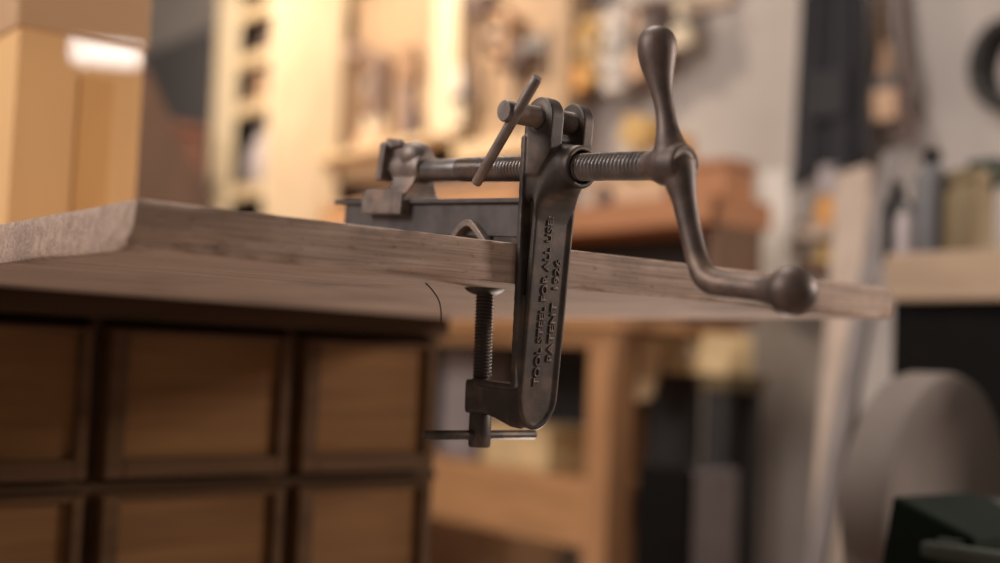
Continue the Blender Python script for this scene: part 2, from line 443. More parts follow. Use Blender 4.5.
def flat(name, c, r=.7, k=.8, **kw): return mat(name, c, tuple(x*k for x in c), r, scale=(14,)*3, **kw)
M['pine'] = wood('pale_pine', (.70, .58, .42), (.60, .48, .33), 'z', .6, 25)
M['pine_h'] = wood('pale_pine_board', (.66, .50, .32), (.56, .41, .25), 'y', .6, 25)
M['tan'] = wood('tan_board', (.44, .30, .19), (.34, .23, .145), 'z', .7, 20)
M['oak'] = wood('oak_frame', (.40, .20, .09), (.31, .15, .065), 'z', .6, 25)
M['oak_h'] = wood('oak_beam', (.42, .215, .095), (.33, .165, .07), 'y', .6, 25)
M['terra'] = wood('reddish_wood', (.42, .19, .09), (.32, .14, .065), 'y', .6, 20)
M['dark'] = flat('dark_stain_and_shade', (.030, .026, .026))  # own dark tone of some things, painted shade on the case and stand panels
M['black'] = flat('black_paint_and_shade', (.006, .0055, .0055), .95, spec=.08)  # real black of bottles, painted shade in the pigeonholes and side bench
M['brown'] = wood('brown_board', (.16, .085, .05), (.12, .062, .036), 'z', .7, 15)
M['red'] = flat('red_brown_paint', (.12, .045, .028))
M['purple'] = flat('dull_purple_brown', (.13, .085, .075))
M['purpl2'] = flat('brownish_iron', (.26, .18, .15))
M['rust'] = flat('brown_tool_handle', (.30, .18, .11))
M['white'] = flat('off_white_paint', (.72, .66, .62))
M['grey'] = flat('grey_metal', (.20, .185, .185), .5)
M['greyd'] = flat('dark_grey_metal', (.085, .08, .085), .5)
M['yellow'] = flat('yellow_wood', (.60, .38, .14))
M['orange'] = flat('orange_wood', (.62, .30, .09))
M['orangec'] = wood('orange_pine', (.58, .33, .17), (.48, .26, .13), 'z', .6, 25)
M['ragc'] = flat('tan_cloth', (.82, .60, .36))
M['straw'] = flat('straw_wood', (.74, .54, .29))
M['peach'] = flat('peach_wood', (.62, .40, .26))
M['cream'] = flat('cream_cloth', (.68, .57, .42))
M['lav'] = flat('greyish_cloth', (.36, .31, .32))
M['cloth'] = flat('charcoal_cloth', (.030, .029, .034), .95)
M['olive'] = flat('olive_brown', (.15, .105, .05))
M['green'] = flat('dark_green_paint', (.005, .010, .0065), .85, spec=.1)
M['greygreen'] = flat('grey_green_metal', (.05, .058, .048), .8, spec=.15)
M['stone'] = mat('sandstone', (.155, .127, .113), (.11, .09, .08), .9, scale=(5,)*3, bump=.5, bscale=150)
M['benchtop'] = wood('tan_bench_top', (.34, .245, .165), (.27, .19, .13), 'y', .7, 25)
M['plankw'] = wood('greyed_plank', (.40, .31, .255), (.33, .255, .21), 'z', .7, 25)
M['lathw'] = flat('grey_lath', (.17, .145, .142))
M['palewood'] = wood('pinkish_pale_wood', (.50, .385, .31), (.42, .32, .255), 'z', .7, 25)
M['varnish'] = wood('varnished_wood', (.70, .42, .19), (.63, .37, .165), 'z', .6, 7, coat=.5, bump=.03)
M['varnish_d'] = wood('varnished_wood_lid', (.47, .29, .16), (.42, .255, .14), 'x', .6, 7, coat=.5, bump=.03)
M['varnish_s'] = wood('varnished_wood_strip', (.62, .34, .13), (.56, .30, .11), 'z', .6, 7, coat=.5, bump=.03)

for k in ('varnish', 'varnish_d', 'varnish_s'):
    b_ = M[k].node_tree.nodes['Principled BSDF']; b_.inputs['Specular IOR Level'].default_value = .1; b_.inputs['Coat Roughness'].default_value = .02

def span(x0, y0, x1, y1, c):
    """pixel rectangle on the plane X = c -> (near Y, far Y, bottom, top)"""
    ym = (y0 + y1)/2; xm = (x0 + x1)/2
    return at(x1, ym, 'x', c).y, at(x0, ym, 'x', c).y, at(xm, y1, 'x', c).z, at(xm, y0, 'x', c).z

# ---- shiny box standing on the bench, left
p1 = at(139, 150, 'y', .80); p0 = at(11, 150, 'y', .80)
W2 = (p1.x - p0.x); ztop = at(75, -60, 'y', .8).z - H; zl = at(75, 38, 'y', .8).z - H
t = thing('storage_box', 'glossy orange-brown wooden box with darker lid standing on bench top', 'box', (p0.x, .80, H + .0005))
obj('body', bx((0, 0, 0), (W2, .26, ztop)), M['varnish'], t, bevel=.003)
obj('lid', bx((-.004, -.004, zl), (W2 + .004, .264, ztop + .004)), M['varnish_d'], t, bevel=.003)
xs0 = at(76, 140, 'y', .8).x - p0.x; xs1 = at(110, 140, 'y', .8).x - p0.x
obj('batten', bx((xs0, -.003, .004), (xs1, .001, zl - .045)), M['varnish_s'], t, bevel=.001)

# ---- far left: boards and steel cabinet
def leaning(name, pts, yv, thick, mt, label, cat):
    P = [at(a, b, 'y', yv) for a, b in pts]
    bm = prism(bmesh.new(), [(p.x, p.z) for p in P], 0, thick, lambda p, q, d: Vector((p, yv + d, q)))
    return tag(obj(name, bm, mt, bevel=.003), label, cat)
zf = lambda x, yv: at(x, 281, 'y', yv)
def board_to_floor(xl, xr_, topl, topr, yv):
    a = at(xl, topl, 'y', yv); b = at(xr_, topr, 'y', yv)
    return [(a.x, 0), (b.x, 0), (b.x, b.z), (a.x, a.z)]
a = at(118, 20, 'y', 2.6); b = at(150, 72, 'y', 2.6); c_ = at(212, 203, 'y', 2.6)
poly = [(a.x, .003), (c_.x + .25, .003), (c_.x, c_.z), (b.x, b.z), (a.x, a.z)]
e = (c_.x + (c_.x - b.x)/(c_.z - b.z)*(.003 - c_.z))
poly = [(a.x, .003), (e, .003), (b.x, b.z), (a.x, a.z)]
tag(obj('plywood_offcut', prism(bmesh.new(), poly, 0, .018, lambda p, q, d: Vector((p, 2.6 + d, q))), M['brown'], bevel=.002),
    'dark brown slanted board standing behind the glossy box', 'board')
a = at(165, 120, 'y', 4.25); b = at(207, 118, 'y', 4.25)
t = thing('wooden_chest', 'reddish brown tall chest beyond the slanted brown board', 'chest', (a.x, 4.25, 0))
obj('body', bx((0, 0, 0), (b.x - a.x, .4, a.z - .04)), M['red'], t, bevel=.004)
obj('lid', bx((-.015, -.015, a.z - .04), (b.x - a.x + .015, .415, a.z)), M['red'], t, bevel=.004)
yA = at(214, 60, 'x', 2.3).y; yB = yA + 1.5; zc_ = at(182, 36, 'x', 2.3).z
t = thing('steel_cabinet', 'dark grey steel cabinet against the wall behind the pale pigeonhole cabinet', 'cabinet', (2.3, yA, 0))
obj('body', bx((.02, 0, 0), (.38, yB - yA, zc_)), M['greyd'], t, bevel=.005)
for k in (0, 1):
    d = obj('door', bx((0, (yB-yA)*k/2 + .01, .08), (.02, (yB-yA)*(k+1)/2 - .01, zc_ - .02)), M['greyd'], t, bevel=.003)
    yy = (yB-yA)/2 + (-.06 if k == 0 else .03)
    obj('handle', bx((-.02, yy, 1.0), (0, yy + .03, 1.2)), M['grey'], d, bevel=.003)

# ---- tall pigeonhole cabinet (pale pine), its near side panel facing us
XF, XB = 2.2, 2.45
yn = at(272, 100, 'x', XF).y; y1 = at(234, 100, 'x', XF).y; y2 = at(213, 100, 'x', XF).y
t = thing('pigeonhole_cabinet', 'tall pale pine cabinet with open pigeonholes left of the tool board', 'cabinet', (XF, yn, 0))
TH = 2.35
obj('side_panel', bx((0, 0, 0), (2.535 - XF, .035, TH)), M['pine'], t, bevel=.003)
obj('stile', bx((0, y1 - yn, 0), (.03, y2 - yn, TH)), M['pine'], t, bevel=.003)
obj('side_panel', bx((.03, y1 - yn, 0), (XB - XF, y1 - yn + .03, TH)), M['pine'], t, bevel=.003)
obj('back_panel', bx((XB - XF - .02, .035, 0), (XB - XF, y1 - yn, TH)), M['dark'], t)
obj('shade_lining', bx((.012, y1 - yn - .006, 0), (XB - XF - .02, y1 - yn, TH)), M['black'], t)  # black sheet paints the shadow inside the open bay
obj('top_panel', bx((-.01, -.01, TH), (XB - XF, y2 - yn + .01, TH + .03)), M['pine'], t, bevel=.003)
shz = [at(258, y, 'x', XF).z for y in (189, 105, 57, 10)]
for z in [.1, .45, .8] + shz:
    sh = obj('shelf', bx((.024, .035, z - .022), (XB - XF - .02, y1 - yn, z + .022)), M['brown'], t)  # darker than the pine lipping, bay shade put into the colour
    obj('lipping', bx((.002, .035, z - .030), (.024, y1 - yn, z + .030)), M['pine_h'], sh, bevel=.003)
ym = (yn + .035 + y1)/2
def jar(name, loc, r, h, mt, label, cat, lidm=None, group=None):
    t = thing(name, label, cat, loc, group=group)
    obj('body', lathe(bmesh.new(), (0, 0, 0), (0, 0, 1), [(0, r*.92), (.01*h, r), (.7*h, r), (.8*h, r*.8), (.84*h, r*.75), (.84*h, 0)], 24), mt, t, autosm=40)
    obj('lid', lathe(bmesh.new(), (0, 0, .84*h), (0, 0, 1), [(0, r*.82), (.15*h, r*.82), (.16*h, r*.76), (.16*h, 0)], 24), lidm or mt, t, autosm=40)
    return t
def sack(name, loc, rx, ry, h, mt, label, cat):
    bm = bmesh.new(); rng = random.Random(int(h*1e4))
    prof = [(0, .86), (.06, 1), (.35, 1.04), (.6, .95), (.78, .7), (.86, .42), (.90, .38), (1, .58)]
    rings = []
    for q, (zz, rr) in enumerate(prof):
        rings.append([bm.verts.new((rx*rr*math.cos(2*PI*k/20)*(1+.07*math.sin(5*k+q)), ry*rr*math.sin(2*PI*k/20)*(1+.07*math.sin(3*k+2*q)), h*zz)) for k in range(20)])
    for a, b in zip(rings, rings[1:]):
        for k in range(20): bm.faces.new((a[k], a[(k+1) % 20], b[(k+1) % 20], b[k]))
    bm.faces.new(rings[0][::-1]); bm.faces.new(rings[-1])
    o = tag(obj(name, bm, mt, smooth=True), label, cat); o.location = loc; return o
XS = (XF + XB)/2 - .02
sack('cloth_bag', (XS - .02, ym - .01, shz[0] + .0225), .085, .10, .25, M['lav'], 'greyish cloth bag in the lowest visible pigeonhole', 'bag')
jar('tin', (XS - .03, ym - .02, shz[1] + .0225), .07, .13, M['rust'], 'rusty brown tin in the middle pigeonhole', 'tin')
jar('tin', (XS, ym, shz[2] + .0225), .075, .11, M['purple'], 'dark tin in the upper pigeonhole', 'tin')

# ---- tool board on the wall
XBd = 2.62
def frame_rail(t, name, y0, y1_, z0, z1, x0=2.55, mt='pine'):
    return obj(name, bx((x0 - t.location.x, y0 - t.location.y, z0 - t.location.z), (XBd - t.location.x, y1_ - t.location.y, z1 - t.location.z)), M[mt], t, bevel=.003)
ya = at(572, 100, 'x', 2.58).y; yb = at(325, 100, 'x', 2.45).y + .35
zb = at(400, 168, 'x', 2.5).z; zt = 2.45
t = thing('tool_board', 'tan wall board with pale pine frame and ledge where tools hang', 'tool board', (XBd, (ya + yb)/2, zb))
obj('backboard', bx((0, ya - (ya+yb)/2, 0), (.03, yb - (ya+yb)/2, zt - zb)), M['tan'], t)
yu0, yu1 = at(456, 80, 'x', 2.55).y, at(431, 80, 'x', 2.55).y
frame_rail(t, 'upright', yu0, yu1, zb, zt)
frame_rail(t, 'upright', ya, ya + .10, zb, zt, mt='tan')
frame_rail(t, 'upright', yb - .10, yb, zb, zt)
zr = at(400, 143, 'x', 2.5).z
frame_rail(t, 'bottom_rail', yu0, yb, zb, zr - .03)
zr2 = at(400, 150, 'x', 2.45).z
obj('ledge', bx((2.44 - XBd, yu0 - (ya+yb)/2, zr - .03 - zb), (0, yn - .01 - (ya+yb)/2, zr - zb)), M['pine_h'], t, bevel=.003)
frame_rail(t, 'bottom_rail', ya, yu0, zb - .0, zb + .07, mt='pine_h')
frame_rail(t, 'top_rail', ya, yb, zt - .08, zt)
BX = 2.60
# tools hanging on that board: each one with handle and head
def hung(name, px, py, ln, kind, mh, mb, label, cat, X=2.565, group=None):
    P = at(px, py, 'x', X)
    t = thing(name, label, cat, (X, P.y, P.z), group=group)
    if kind == 'hammer':
        obj('handle', tube(bmesh.new(), [(0, 0, -ln), (0, 0, -ln*.5), (0, 0, 0)], [.018, .013, .014], 12), mh, t, autosm=40)
        bm = bx((-.03, -.075, -.01), (.03, .075, .055)); obj('head', bm, mb, t, bevel=.008)
    elif kind == 'saw':
        obj('blade', prism(bmesh.new(), [(-.045, 0), (.075, 0), (.03, -ln), (-.02, -ln)], -.002, .002, lambda p, q, d: Vector((d, p, q))), mb, t)
        bm = prism(bmesh.new(), [(-.07, .02), (-.05, .13), (.06, .14), (.09, .02), (.06, -.02), (-.04, -.02)], -.014, .014, lambda p, q, d: Vector((d, p, q)))
        obj('handle', bm, mh, t, bevel=.006)
    elif kind == 'brush':
        obj('handle', tube(bmesh.new(), [(0, 0, 0), (0, 0, -ln*.25), (0, 0, -ln*.45)], [.014, .02, .024], 12), mh, t, autosm=40)
        obj('ferrule', bx((-.018, -.04, -ln*.6), (.018, .04, -ln*.44)), M['greyd'], t, bevel=.003)
        obj('bristles', prism(bmesh.new(), [(-.04, -ln*.6), (.04, -ln*.6), (.048, -ln), (-.044, -ln)], -.018, .018, lambda p, q, d: Vector((d, p, q))), mb, t, bevel=.004)
    elif kind == 'plane':
        bm = bx((-.035, -.045, -ln), (.03, .045, 0)); obj('body', bm, mb, t, bevel=.006)
        obj('tote', tube(bmesh.new(), [(-.03, 0, -ln*.8), (-.07, 0, -ln*.75), (-.09, 0, -ln*.6)], [.018, .02, .012], 12), mh, t, autosm=40)
        obj('front_knob', lathe(bmesh.new(), (-.034, 0, -ln*.2), (-1, 0, 0), [(0, .014), (.02, .012), (.035, .022), (.05, .016), (.054, 0)], 16), mh, t, autosm=40)
        obj('iron', bx((-.05, -.025, -ln*.55), (-.036, .025, -ln*.4)), M['grey'], t, bevel=.002)
    elif kind == 'square':
        obj('stock', bx((-.015, -.03, -ln*.6), (.015, .01, 0)), mh, t, bevel=.003)
        obj('blade', bx((-.003, .01, -.06), (.003, ln*.6, -.01)), mb, t)
    return t
hung('hammer', 352, 58, .36, 'hammer', M['rust'], M['purpl2'], 'hammer with dark head hanging left on the tool board', 'hammer')
hung('hand_plane', 378, 54, .30, 'plane', M['rust'], M['purpl2'], 'brown hand plane hanging between hammer and saw', 'plane', X=2.555)
hung('hand_saw', 408, 78, .34, 'saw', M['rust'], M['purpl2'], 'hand saw hanging beside the pale board upright', 'saw', X=2.584)
hung('mallet', 480, 10, .36, 'hammer', M['purple'], M['purple'], 'dark mallet hanging high right of the pale upright', 'mallet')
hung('hand_plane', 506, 12, .20, 'plane', M['rust'], M['peach'], 'pale hand plane hanging high on the tool board', 'plane', X=2.555)
hung('try_square', 551, 30, .30, 'square', M['purple'], M['grey'], 'dark square hanging near the right end of the tool board', 'square')
hung('brush', 461, 66, .24, 'brush', M['white'], M['cream'], 'pale bristled brush hanging below the dark mallet', 'brush', X=2.55)
hung('hammer', 516, 66, .26, 'hammer', M['purple'], M['purple'], 'dark hammer hanging low at right of the tool board', 'hammer', X=2.575)
Lp = at(372, 143, 'x', 2.50)
def block_plane(name, loc, rz, ln, mt, mh, label, cat):
    t = thing(name, label, cat, loc, rz)
    obj('body', bx((-.032, -ln/2, 0), (.032, ln/2, .062)), mt, t, bevel=.008)
    obj('tote', tube(bmesh.new(), [(0, -ln*.32, .055), (0, -ln*.34, .09), (0, -ln*.26, .125)], [.018, .016, .011], 12), mh, t, autosm=40)
    obj('wedge', prism(bmesh.new(), [(0, .05), (.05, .13), (.075, .12), (.04, .05)], -.02, .02, lambda p, q, d: Vector((d, p - .03, q))), mh, t, bevel=.003)
    return t
block_plane('block_plane', (2.50, Lp.y, zr), .1, .17, M['peach'], M['cream'], 'pale block plane lying on the tool board ledge', 'plane')
P = at(412, 143, 'x', 2.5); jar('glue_pot', (2.50, P.y, zr), .045, .13, M['purple'], 'dull brown pot on the ledge beside the block plane', 'pot')

# ---- orange cupboard below the tool board
t = thing('low_cupboard', 'orange wooden cupboard against the wall below the tool board', 'cupboard', (2.44, ya + .1, 0))
hc = zb - .13; wc = yn - .03 - (ya + .1)
obj('body', bx((.02, 0, 0), (.25, wc, hc - .03)), M['orangec'], t)
obj('top', bx((0, -.01, hc - .03), (.25, wc, hc)), M['orangec'], t, bevel=.004)
for k in range(3):
    d = obj('door', bx((.0, wc*k/3 + .008, .08), (.02, wc*(k+1)/3 - .008, hc - .045)), M['orangec'], t, bevel=.003)
    obj('knob', lathe(bmesh.new(), (0, wc*(k+.15)/3, hc*.6), (-1, 0, 0), [(0, .008), (.012, .008), (.02, .016), (.03, .012), (.033, 0)], 16), M['greyd'], d, autosm=40)

# ---- hanging things on a rail above, centre
items = [(586, 'yellow', 'orange', .24, 'brush', 'orange brush hanging leftmost on the peg rail'),
        (603, 'yellow', 'yellow', .22, 'plane', 'yellow wooden plane hanging second from left on the peg rail'),
        (622, 'white', 'white', .27, 'plane', 'off white wooden plane hanging beside the yellow one'),
        (641, 'peach', 'peach', .24, 'brush', 'peach coloured brush hanging right of the white plane'),
        (659, 'purple', 'purple', .20, 'plane', 'dark brown plane hanging above the crank knob'),
        (684, 'cream', 'cream', .17, 'brush', 'cream brush hanging rightmost on the peg rail')]
P0 = at(708, -14, 'x', 2.56); P1 = at(578, -14, 'x', 2.56)
yc_ = (P0.y + P1.y)/2
t = thing('peg_rail', 'wooden peg rail fixed high on the plaster wall', 'rail', (XW - .03, yc_, P0.z))
obj('rail', bx((0, -(P1.y - P0.y)/2, -.03), (.03, (P1.y - P0.y)/2, .04)), M['palewood'], t, bevel=.003)
for it in items:
    yy = at(it[0], -12, 'x', 2.59).y - yc_
    obj('peg', tube(bmesh.new(), [(.005, yy, .0), (-.14, yy, .004)], .008, 10), M['palewood'], t, autosm=40)
for px, mh, mb, ln, kind, lab in items:
    o = hung('hanging_brush' if kind == 'brush' else 'hanging_plane', px, -12, ln, kind, M[mh], M[mb], lab, 'brush' if kind == 'brush' else 'plane', X=2.59)
    o.location.z = P0.z + .004

# ---- big oak bench behind (seen under and over the board)
BXF = 1.9
yl = at(600, 400, 'x', BXF).y
ztb = at(560, 317, 'x', BXF).z
yn_ = at(610, 400, 'x', BXF).y; leg = .085
yfar = 3.4
t = thing('oak_workbench', 'orange oak workbench with square legs behind the vise', 'workbench', (BXF, yn_, 0))
obj('top', bx((-.02, -.03, ztb - .03), (.46, yfar - yn_, ztb)), M['oak_h'], t, bevel=.004)
for x in (0, .335):
    for y in (0, yfar - yn_ - .2):
        yl_ = y + (.28 if x > 0 and y == 0 else 0)
        obj('leg', bx((x, yl_, 0), (x + leg, yl_ + leg, ztb - .03)), M['oak'], t, bevel=.004)
obj('front_rail', bx((.01, leg, ztb - .075), (.05, yfar - yn_ - .2, ztb - .03)), M['oak_h'], t, bevel=.003)
za, zb_ = at(510, 472, 'x', BXF).z, at(510, 535, 'x', BXF).z
obj('stretcher', bx((.01, leg, zb_), (.055, yfar - yn_ - .2, za)), M['oak_h'], t, bevel=.003)
obj('lower_shelf', bx((.055, leg, za - .03), (.40, yfar - yn_ - .2, za - .005)), M['oak_h'], t)
obj('back_panel', bx((.422, leg, zb_), (.43, yfar - yn_ - .2, ztb - .03)), M['dark'], t)
zs = za - .005
a = span(482, 425, 548, 470, 2.05)
t = thing('pine_crate', 'yellow pine crate on the oak bench lower shelf', 'crate', (2.05, a[0], zs))
obj('body', bx((0, 0, 0), (.18, a[1] - a[0], a[3] - zs)), M['straw'], t, bevel=.004)
obj('rim', bx((-.008, -.008, a[3] - zs - .02), (.188, a[1] - a[0] + .008, a[3] - zs + .004)), M['straw'], t, bevel=.003)
a = span(446, 345, 480, 415, 2.12)
t = thing('grey_tin_box', 'grey tin box on the lower shelf left of the yellow crate', 'box', (2.12, a[0] + .02, zs))
obj('body', bx((0, 0, 0), (.15, a[1] - a[0], a[3] - zs - .04)), M['lav'], t, bevel=.004)
obj('lid', bx((-.006, -.006, a[3] - zs - .04), (.156, a[1] - a[0] + .006, a[3] - zs)), M['grey'], t, bevel=.003)

# ---- shelf case with reddish top standing on the oak bench
SX = 2.12
a = span(574, 201, 712, 228, SX); top = a[3]
t = thing('shelf_case', 'low case with reddish wooden top standing on the oak workbench', 'case', (SX, a[0], ztb))
ly = a[1] + .25 - a[0]
obj('top', bx((-.01, -.0, a[2] - ztb), (.235, ly, top - ztb)), M['terra'], t, bevel=.003)
obj('back_panel', bx((.20, .02, 0), (.215, ly - .02, a[2] - ztb)), M['dark'], t)  # dark colour stands in for the shadow under the top
for y in (.0, ly - .03): obj('side_panel', bx((.02, y, 0), (.20, y + .03, a[2] - ztb)), M['brown'], t, bevel=.002)
def sbox(name, x0, y0, x1, y1, X, dx, base, mt, mlid, label, cat):
    s_ = span(x0, y0, x1, y1, X)
    t = thing(name, label, cat, (X, s_[0], base + .0005)); h = s_[3] - base
    obj('body', bx((0, 0, 0), (dx, s_[1] - s_[0], h*.8)), mt, t, bevel=.004)
    obj('lid', bx((-.005, -.005, h*.8), (dx + .005, s_[1] - s_[0] + .005, h)), mlid, t, bevel=.004)
    return t
sbox('wooden_box', 686, 160, 724, 215, SX + .06, .12, top, M['terra'], M['terra'], 'reddish wooden box at right on the shelf case', 'box')
sbox('peach_box', 588, 172, 630, 210, SX + .03, .10, top, M['peach'], M['peach'], 'low peach coloured box at left on the shelf case', 'box')
P = at(676, 200, 'x', SX + .16); jar('orange_jar', (SX + .16, P.y, top + .0005), .055, .20, M['orange'], 'orange jar standing behind the vise crank', 'jar')
P = at(661, 200, 'x', SX + .1); block_plane('wooden_plane', (SX + .06, P.y, top + .0005), .1, .14, M['peach'], M['yellow'], 'peach wooden plane on the shelf case left of the jar', 'plane')
P = at(646, 120, 'x', SX + .18); Pb = at(628, 170, 'x', SX + .18)
t = thing('yellow_mallet', 'yellow wooden mallet standing tilted at the back of the shelf case', 'mallet', (SX + .18, Pb.y, top + .001))
d = Vector((0, P.y - Pb.y, P.z - top)); 
obj('handle', tube(bmesh.new(), [(0, 0, .012), tuple(d*.7)], [.014, .016], 12), M['yellow'], t, autosm=40)
obj('head', box(bmesh.new(), (-.04, -.055, -.045), (.04, .055, .045), Matrix.Translation(d*.86) @ Vector((0, 0, 1)).rotation_difference(d).to_matrix().to_4x4()), M['yellow'], t, bevel=.008)
P = at(598, 200, 'x', SX + .01); jar('small_dark_tin', (SX + .01, P.y - .02, top + .0005), .022, .055, M['purple'], 'small dark tin in front of the peach box', 'tin')

# ---- under the near end of the oak bench: blocks and dark bins
s_ = span(676, 336, 738, 374, 2.0)
SXs = 2.2
s_ = span(664, 334, 728, 374, SXs)
t = thing('side_stand', 'small olive-brown stand beside the oak bench leg', 'stand', (SXs, s_[0], 0))
wy = yn_ - .02 - s_[0]
obj('top', bx((0, 0, s_[2] - .04), (.16, wy, s_[2])), M['olive'], t, bevel=.003)
for x in (.01, .11):
    for y in (.01, wy - .05): obj('leg', bx((x, y, 0), (x + .04, y + .04, s_[2] - .04)), M['dark'], t, bevel=.002)
obj('shade_panel', bx((.005, .05, .02), (.012, wy - .05, s_[2] - .04)), M['dark'], t)  # dark sheet painted in for the shaded void below the top
t2 = thing('yellow_block', 'long yellow wooden block lying on the olive-brown stand', 'block', (SXs, s_[0], s_[2]))
obj('body', bx((.0, .0, .0005), (.10, s_[1] - s_[0], s_[3] - s_[2])), M['straw'], t2, bevel=.006)
P = at(690, 352, 'x', SXs)
obj('round_end', lathe(bmesh.new(), (.002, P.y - s_[0], P.z - s_[2]), (-1, 0, 0), [(0, .026), (.018, .026), (.022, .022), (.022, 0)], 24), M['cream'], t2, autosm=40)
# rag hanging over the front edge of the stand
Q = [at(a, b, 'x', SXs - .01) for a, b in ((640, 337), (668, 337), (664, 350), (652, 398), (637, 401), (640, 370))]
tag(obj('rag', prism(bmesh.new(), [(p.y, p.z) for p in Q], SXs - .016, SXs - .0004, lambda p, q, d: Vector((d, p, q))), M['ragc'], bevel=.004), 'yellowish rag hanging from the front of the olive-brown stand', 'rag')
s_ = span(636, 468, 688, 600, 1.80)
t = thing('dark_bin', 'dark brown open bin on the floor right of the oak bench leg', 'bin', (1.80, s_[0], 0))
h = s_[3]; wy = s_[1] - s_[0]
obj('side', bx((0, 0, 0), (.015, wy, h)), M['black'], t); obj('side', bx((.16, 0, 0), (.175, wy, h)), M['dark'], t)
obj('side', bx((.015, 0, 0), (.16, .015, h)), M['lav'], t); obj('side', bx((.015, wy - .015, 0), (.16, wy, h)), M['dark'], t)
obj('bottom', bx((.015, .015, .01), (.16, wy - .015, .025)), M['dark'], t)

# ---- right: apron, cords, coil on the wall
ap = thing('apron', 'charcoal apron hanging on the plaster wall', 'apron', (2.62, at(838, 60, 'x', 2.6).y, at(838, 185, 'x', 2.6).z))
zt_ = at(838, -30, 'x', 2.6).z - ap.location.z
yw = 1.12*(at(800, 150, 'x', 2.6).y - at(872, 150, 'x', 2.6).y)/2
bm = bmesh.new(); rows = []
for r in range(15):
    q = r/14; row = []
    for k in range(41):
        s1 = -1 + k/20; wdt = yw*(1.08 - .28*q)
        row.append(bm.verts.new((-.035 + .022*math.sin(s1*9 + .6) * (1 - .45*q) + .012*math.sin(s1*21 + q*2), s1*wdt, zt_*q + (.05*(1 - s1)/2 if r == 0 else 0))))
    rows.append(row)
for a, b in zip(rows, rows[1:]):
    for k in range(40): bm.faces.new((a[k], a[k+1], b[k+1], b[k]))
o = obj('cloth', bm, M['cloth'], ap, smooth=True)
sl = o.modifiers.new('thick', 'SOLIDIFY'); sl.thickness = .006
obj('pocket', bx((-.066, -yw*.45, zt_*.30), (-.058, yw*.4, zt_*.52)), M['cloth'], ap, bevel=.003)
obj('neck_loop', tube(bmesh.new(), [(-.03, -yw*.5, zt_*.99), (-.01, -yw*.2, zt_ + .12), (.0, 0, zt_ + .2), (-.01, yw*.2, zt_ + .12), (-.03, yw*.5, zt_*.99)], .008, 8), M['cloth'], ap, smooth=True)
obj('hook', tube(bmesh.new(), [(.083, 0, zt_ + .16), (-.03, 0, zt_ + .17), (-.04, 0, zt_ + .21)], .008, 8), M['greyd'], ap, smooth=True)
# cord bundle
def cord(name, pts, r, mt, label, cat):
    P = [at(a, b, 'x', X) for a, b, X in pts]
    sp_ = [tuple(p) for p in spline([tuple(p) for p in P], 5)]
    return tag(obj(name, tube(bmesh.new(), sp_, r, 10), mt, smooth=True), label, cat)
cord('cord', [(879, -20, 2.66), (882, 40, 2.64), (884, 90, 2.63), (888, 120, 2.62)], .010, M['rust'], 'thin brown cord hanging just right of the apron', 'cord')
cord('rope', [(901, -20, 2.66), (904, 45, 2.64), (908, 80, 2.62), (903, 105, 2.6), (912, 132, 2.6), (900, 140, 2.6), (893, 118, 2.61)], .013, M['purple'], 'dark knotted rope hanging right of the thin brown cord', 'rope')
hung('paint_brush', 886, 44, .21, 'brush', M['rust'], M['peach'], 'long peach bristled brush hanging beside the apron', 'brush', X=2.60)
P = at(1014, 66, 'x', 2.684)
bm = bmesh.new()
for k in range(3):
    pts = [(-.02*k, math.cos(a)*(.07 + .008*k), math.sin(a)*(.095 + .01*math.sin(k))) for a in [2*PI*i/28 for i in range(29)]]
    tube(bm, pts, .018, 10)
o = tag(obj('hose_coil', bm, M['dark'], smooth=True), 'dark coil hanging on the wall at the right picture edge', 'coil'); o.location = P

# ---- right bench with jars
RX = 1.7
s_ = span(889, 257, 1060, 297, RX)
za = at(960, 250, 'x', RX).z; zb3 = at(960, 300, 'x', RX).z
t = thing('side_bench', 'pale topped bench, shaded space below painted black, along the wall at right', 'workbench', (RX, -.2, 0))
y1_ = at(884, 275, 'x', RX).y + .2
obj('top', bx((0, 0, zb3), (.75, y1_, za)), M['benchtop'], t, bevel=.006)
obj('body', bx((.02, .05, .0), (.75, y1_ - .008, zb3)), M['black'], t)  # interior in shade, filled with a black block and black doors
for k in range(3): obj('door', bx((.005, .06 + k*(y1_ - .1)/3, .08), (.02, .05 + (k+1)*(y1_ - .1)/3, zb3 - .03)), M['black'], t, bevel=.002)
def on_bench(px): return at(px, 250, 'x', RX + .12).y
zb4 = za + .0005
def bottle(name, px, X, r, h, mt, mcap, label):
    t = thing(name, label, 'bottle', (X, at(px, 220, 'x', X).y, zb4))
    obj('body', lathe(bmesh.new(), (0, 0, 0), (0, 0, 1), [(0, r*.9), (.004, r), (h*.72, r), (h*.8, r*.72), (h*.85, r*.42), (h*.9, r*.4), (h*.9, 0)], 24), mt, t, autosm=40)
    obj('cap', lathe(bmesh.new(), (0, 0, h*.88), (0, 0, 1), [(0, r*.5), (h*.10, r*.5), (h*.12, r*.4), (h*.12, 0)], 20), mcap, t, autosm=40)
hz = lambda y, px, X: at(px, y, 'x', X).z - za
bottle('grey_bottle', 931, RX + .12, .034, hz(150, 931, RX + .12), M['greyd'], M['black'], 'grey bottle with black cap on the right bench')
jar('brown_jar', (RX + .14, at(969, 220, 'x', RX + .14).y, zb4), .045, hz(172, 964, RX + .14), M['olive'], 'wide dark brown jar on the right bench', 'jar', M['olive'])
jar('silver_jar', (RX + .10, at(906, 220, 'x', RX + .10).y, zb4), .020, hz(205, 906, RX + .1), M['lav'], 'small silvery jar left of the grey bottle', 'jar', M['grey'])
bottle('black_bottle', 897, RX + .22, .026, hz(182, 897, RX + .22), M['black'], M['black'], 'black bottle at the left end of the right bench')
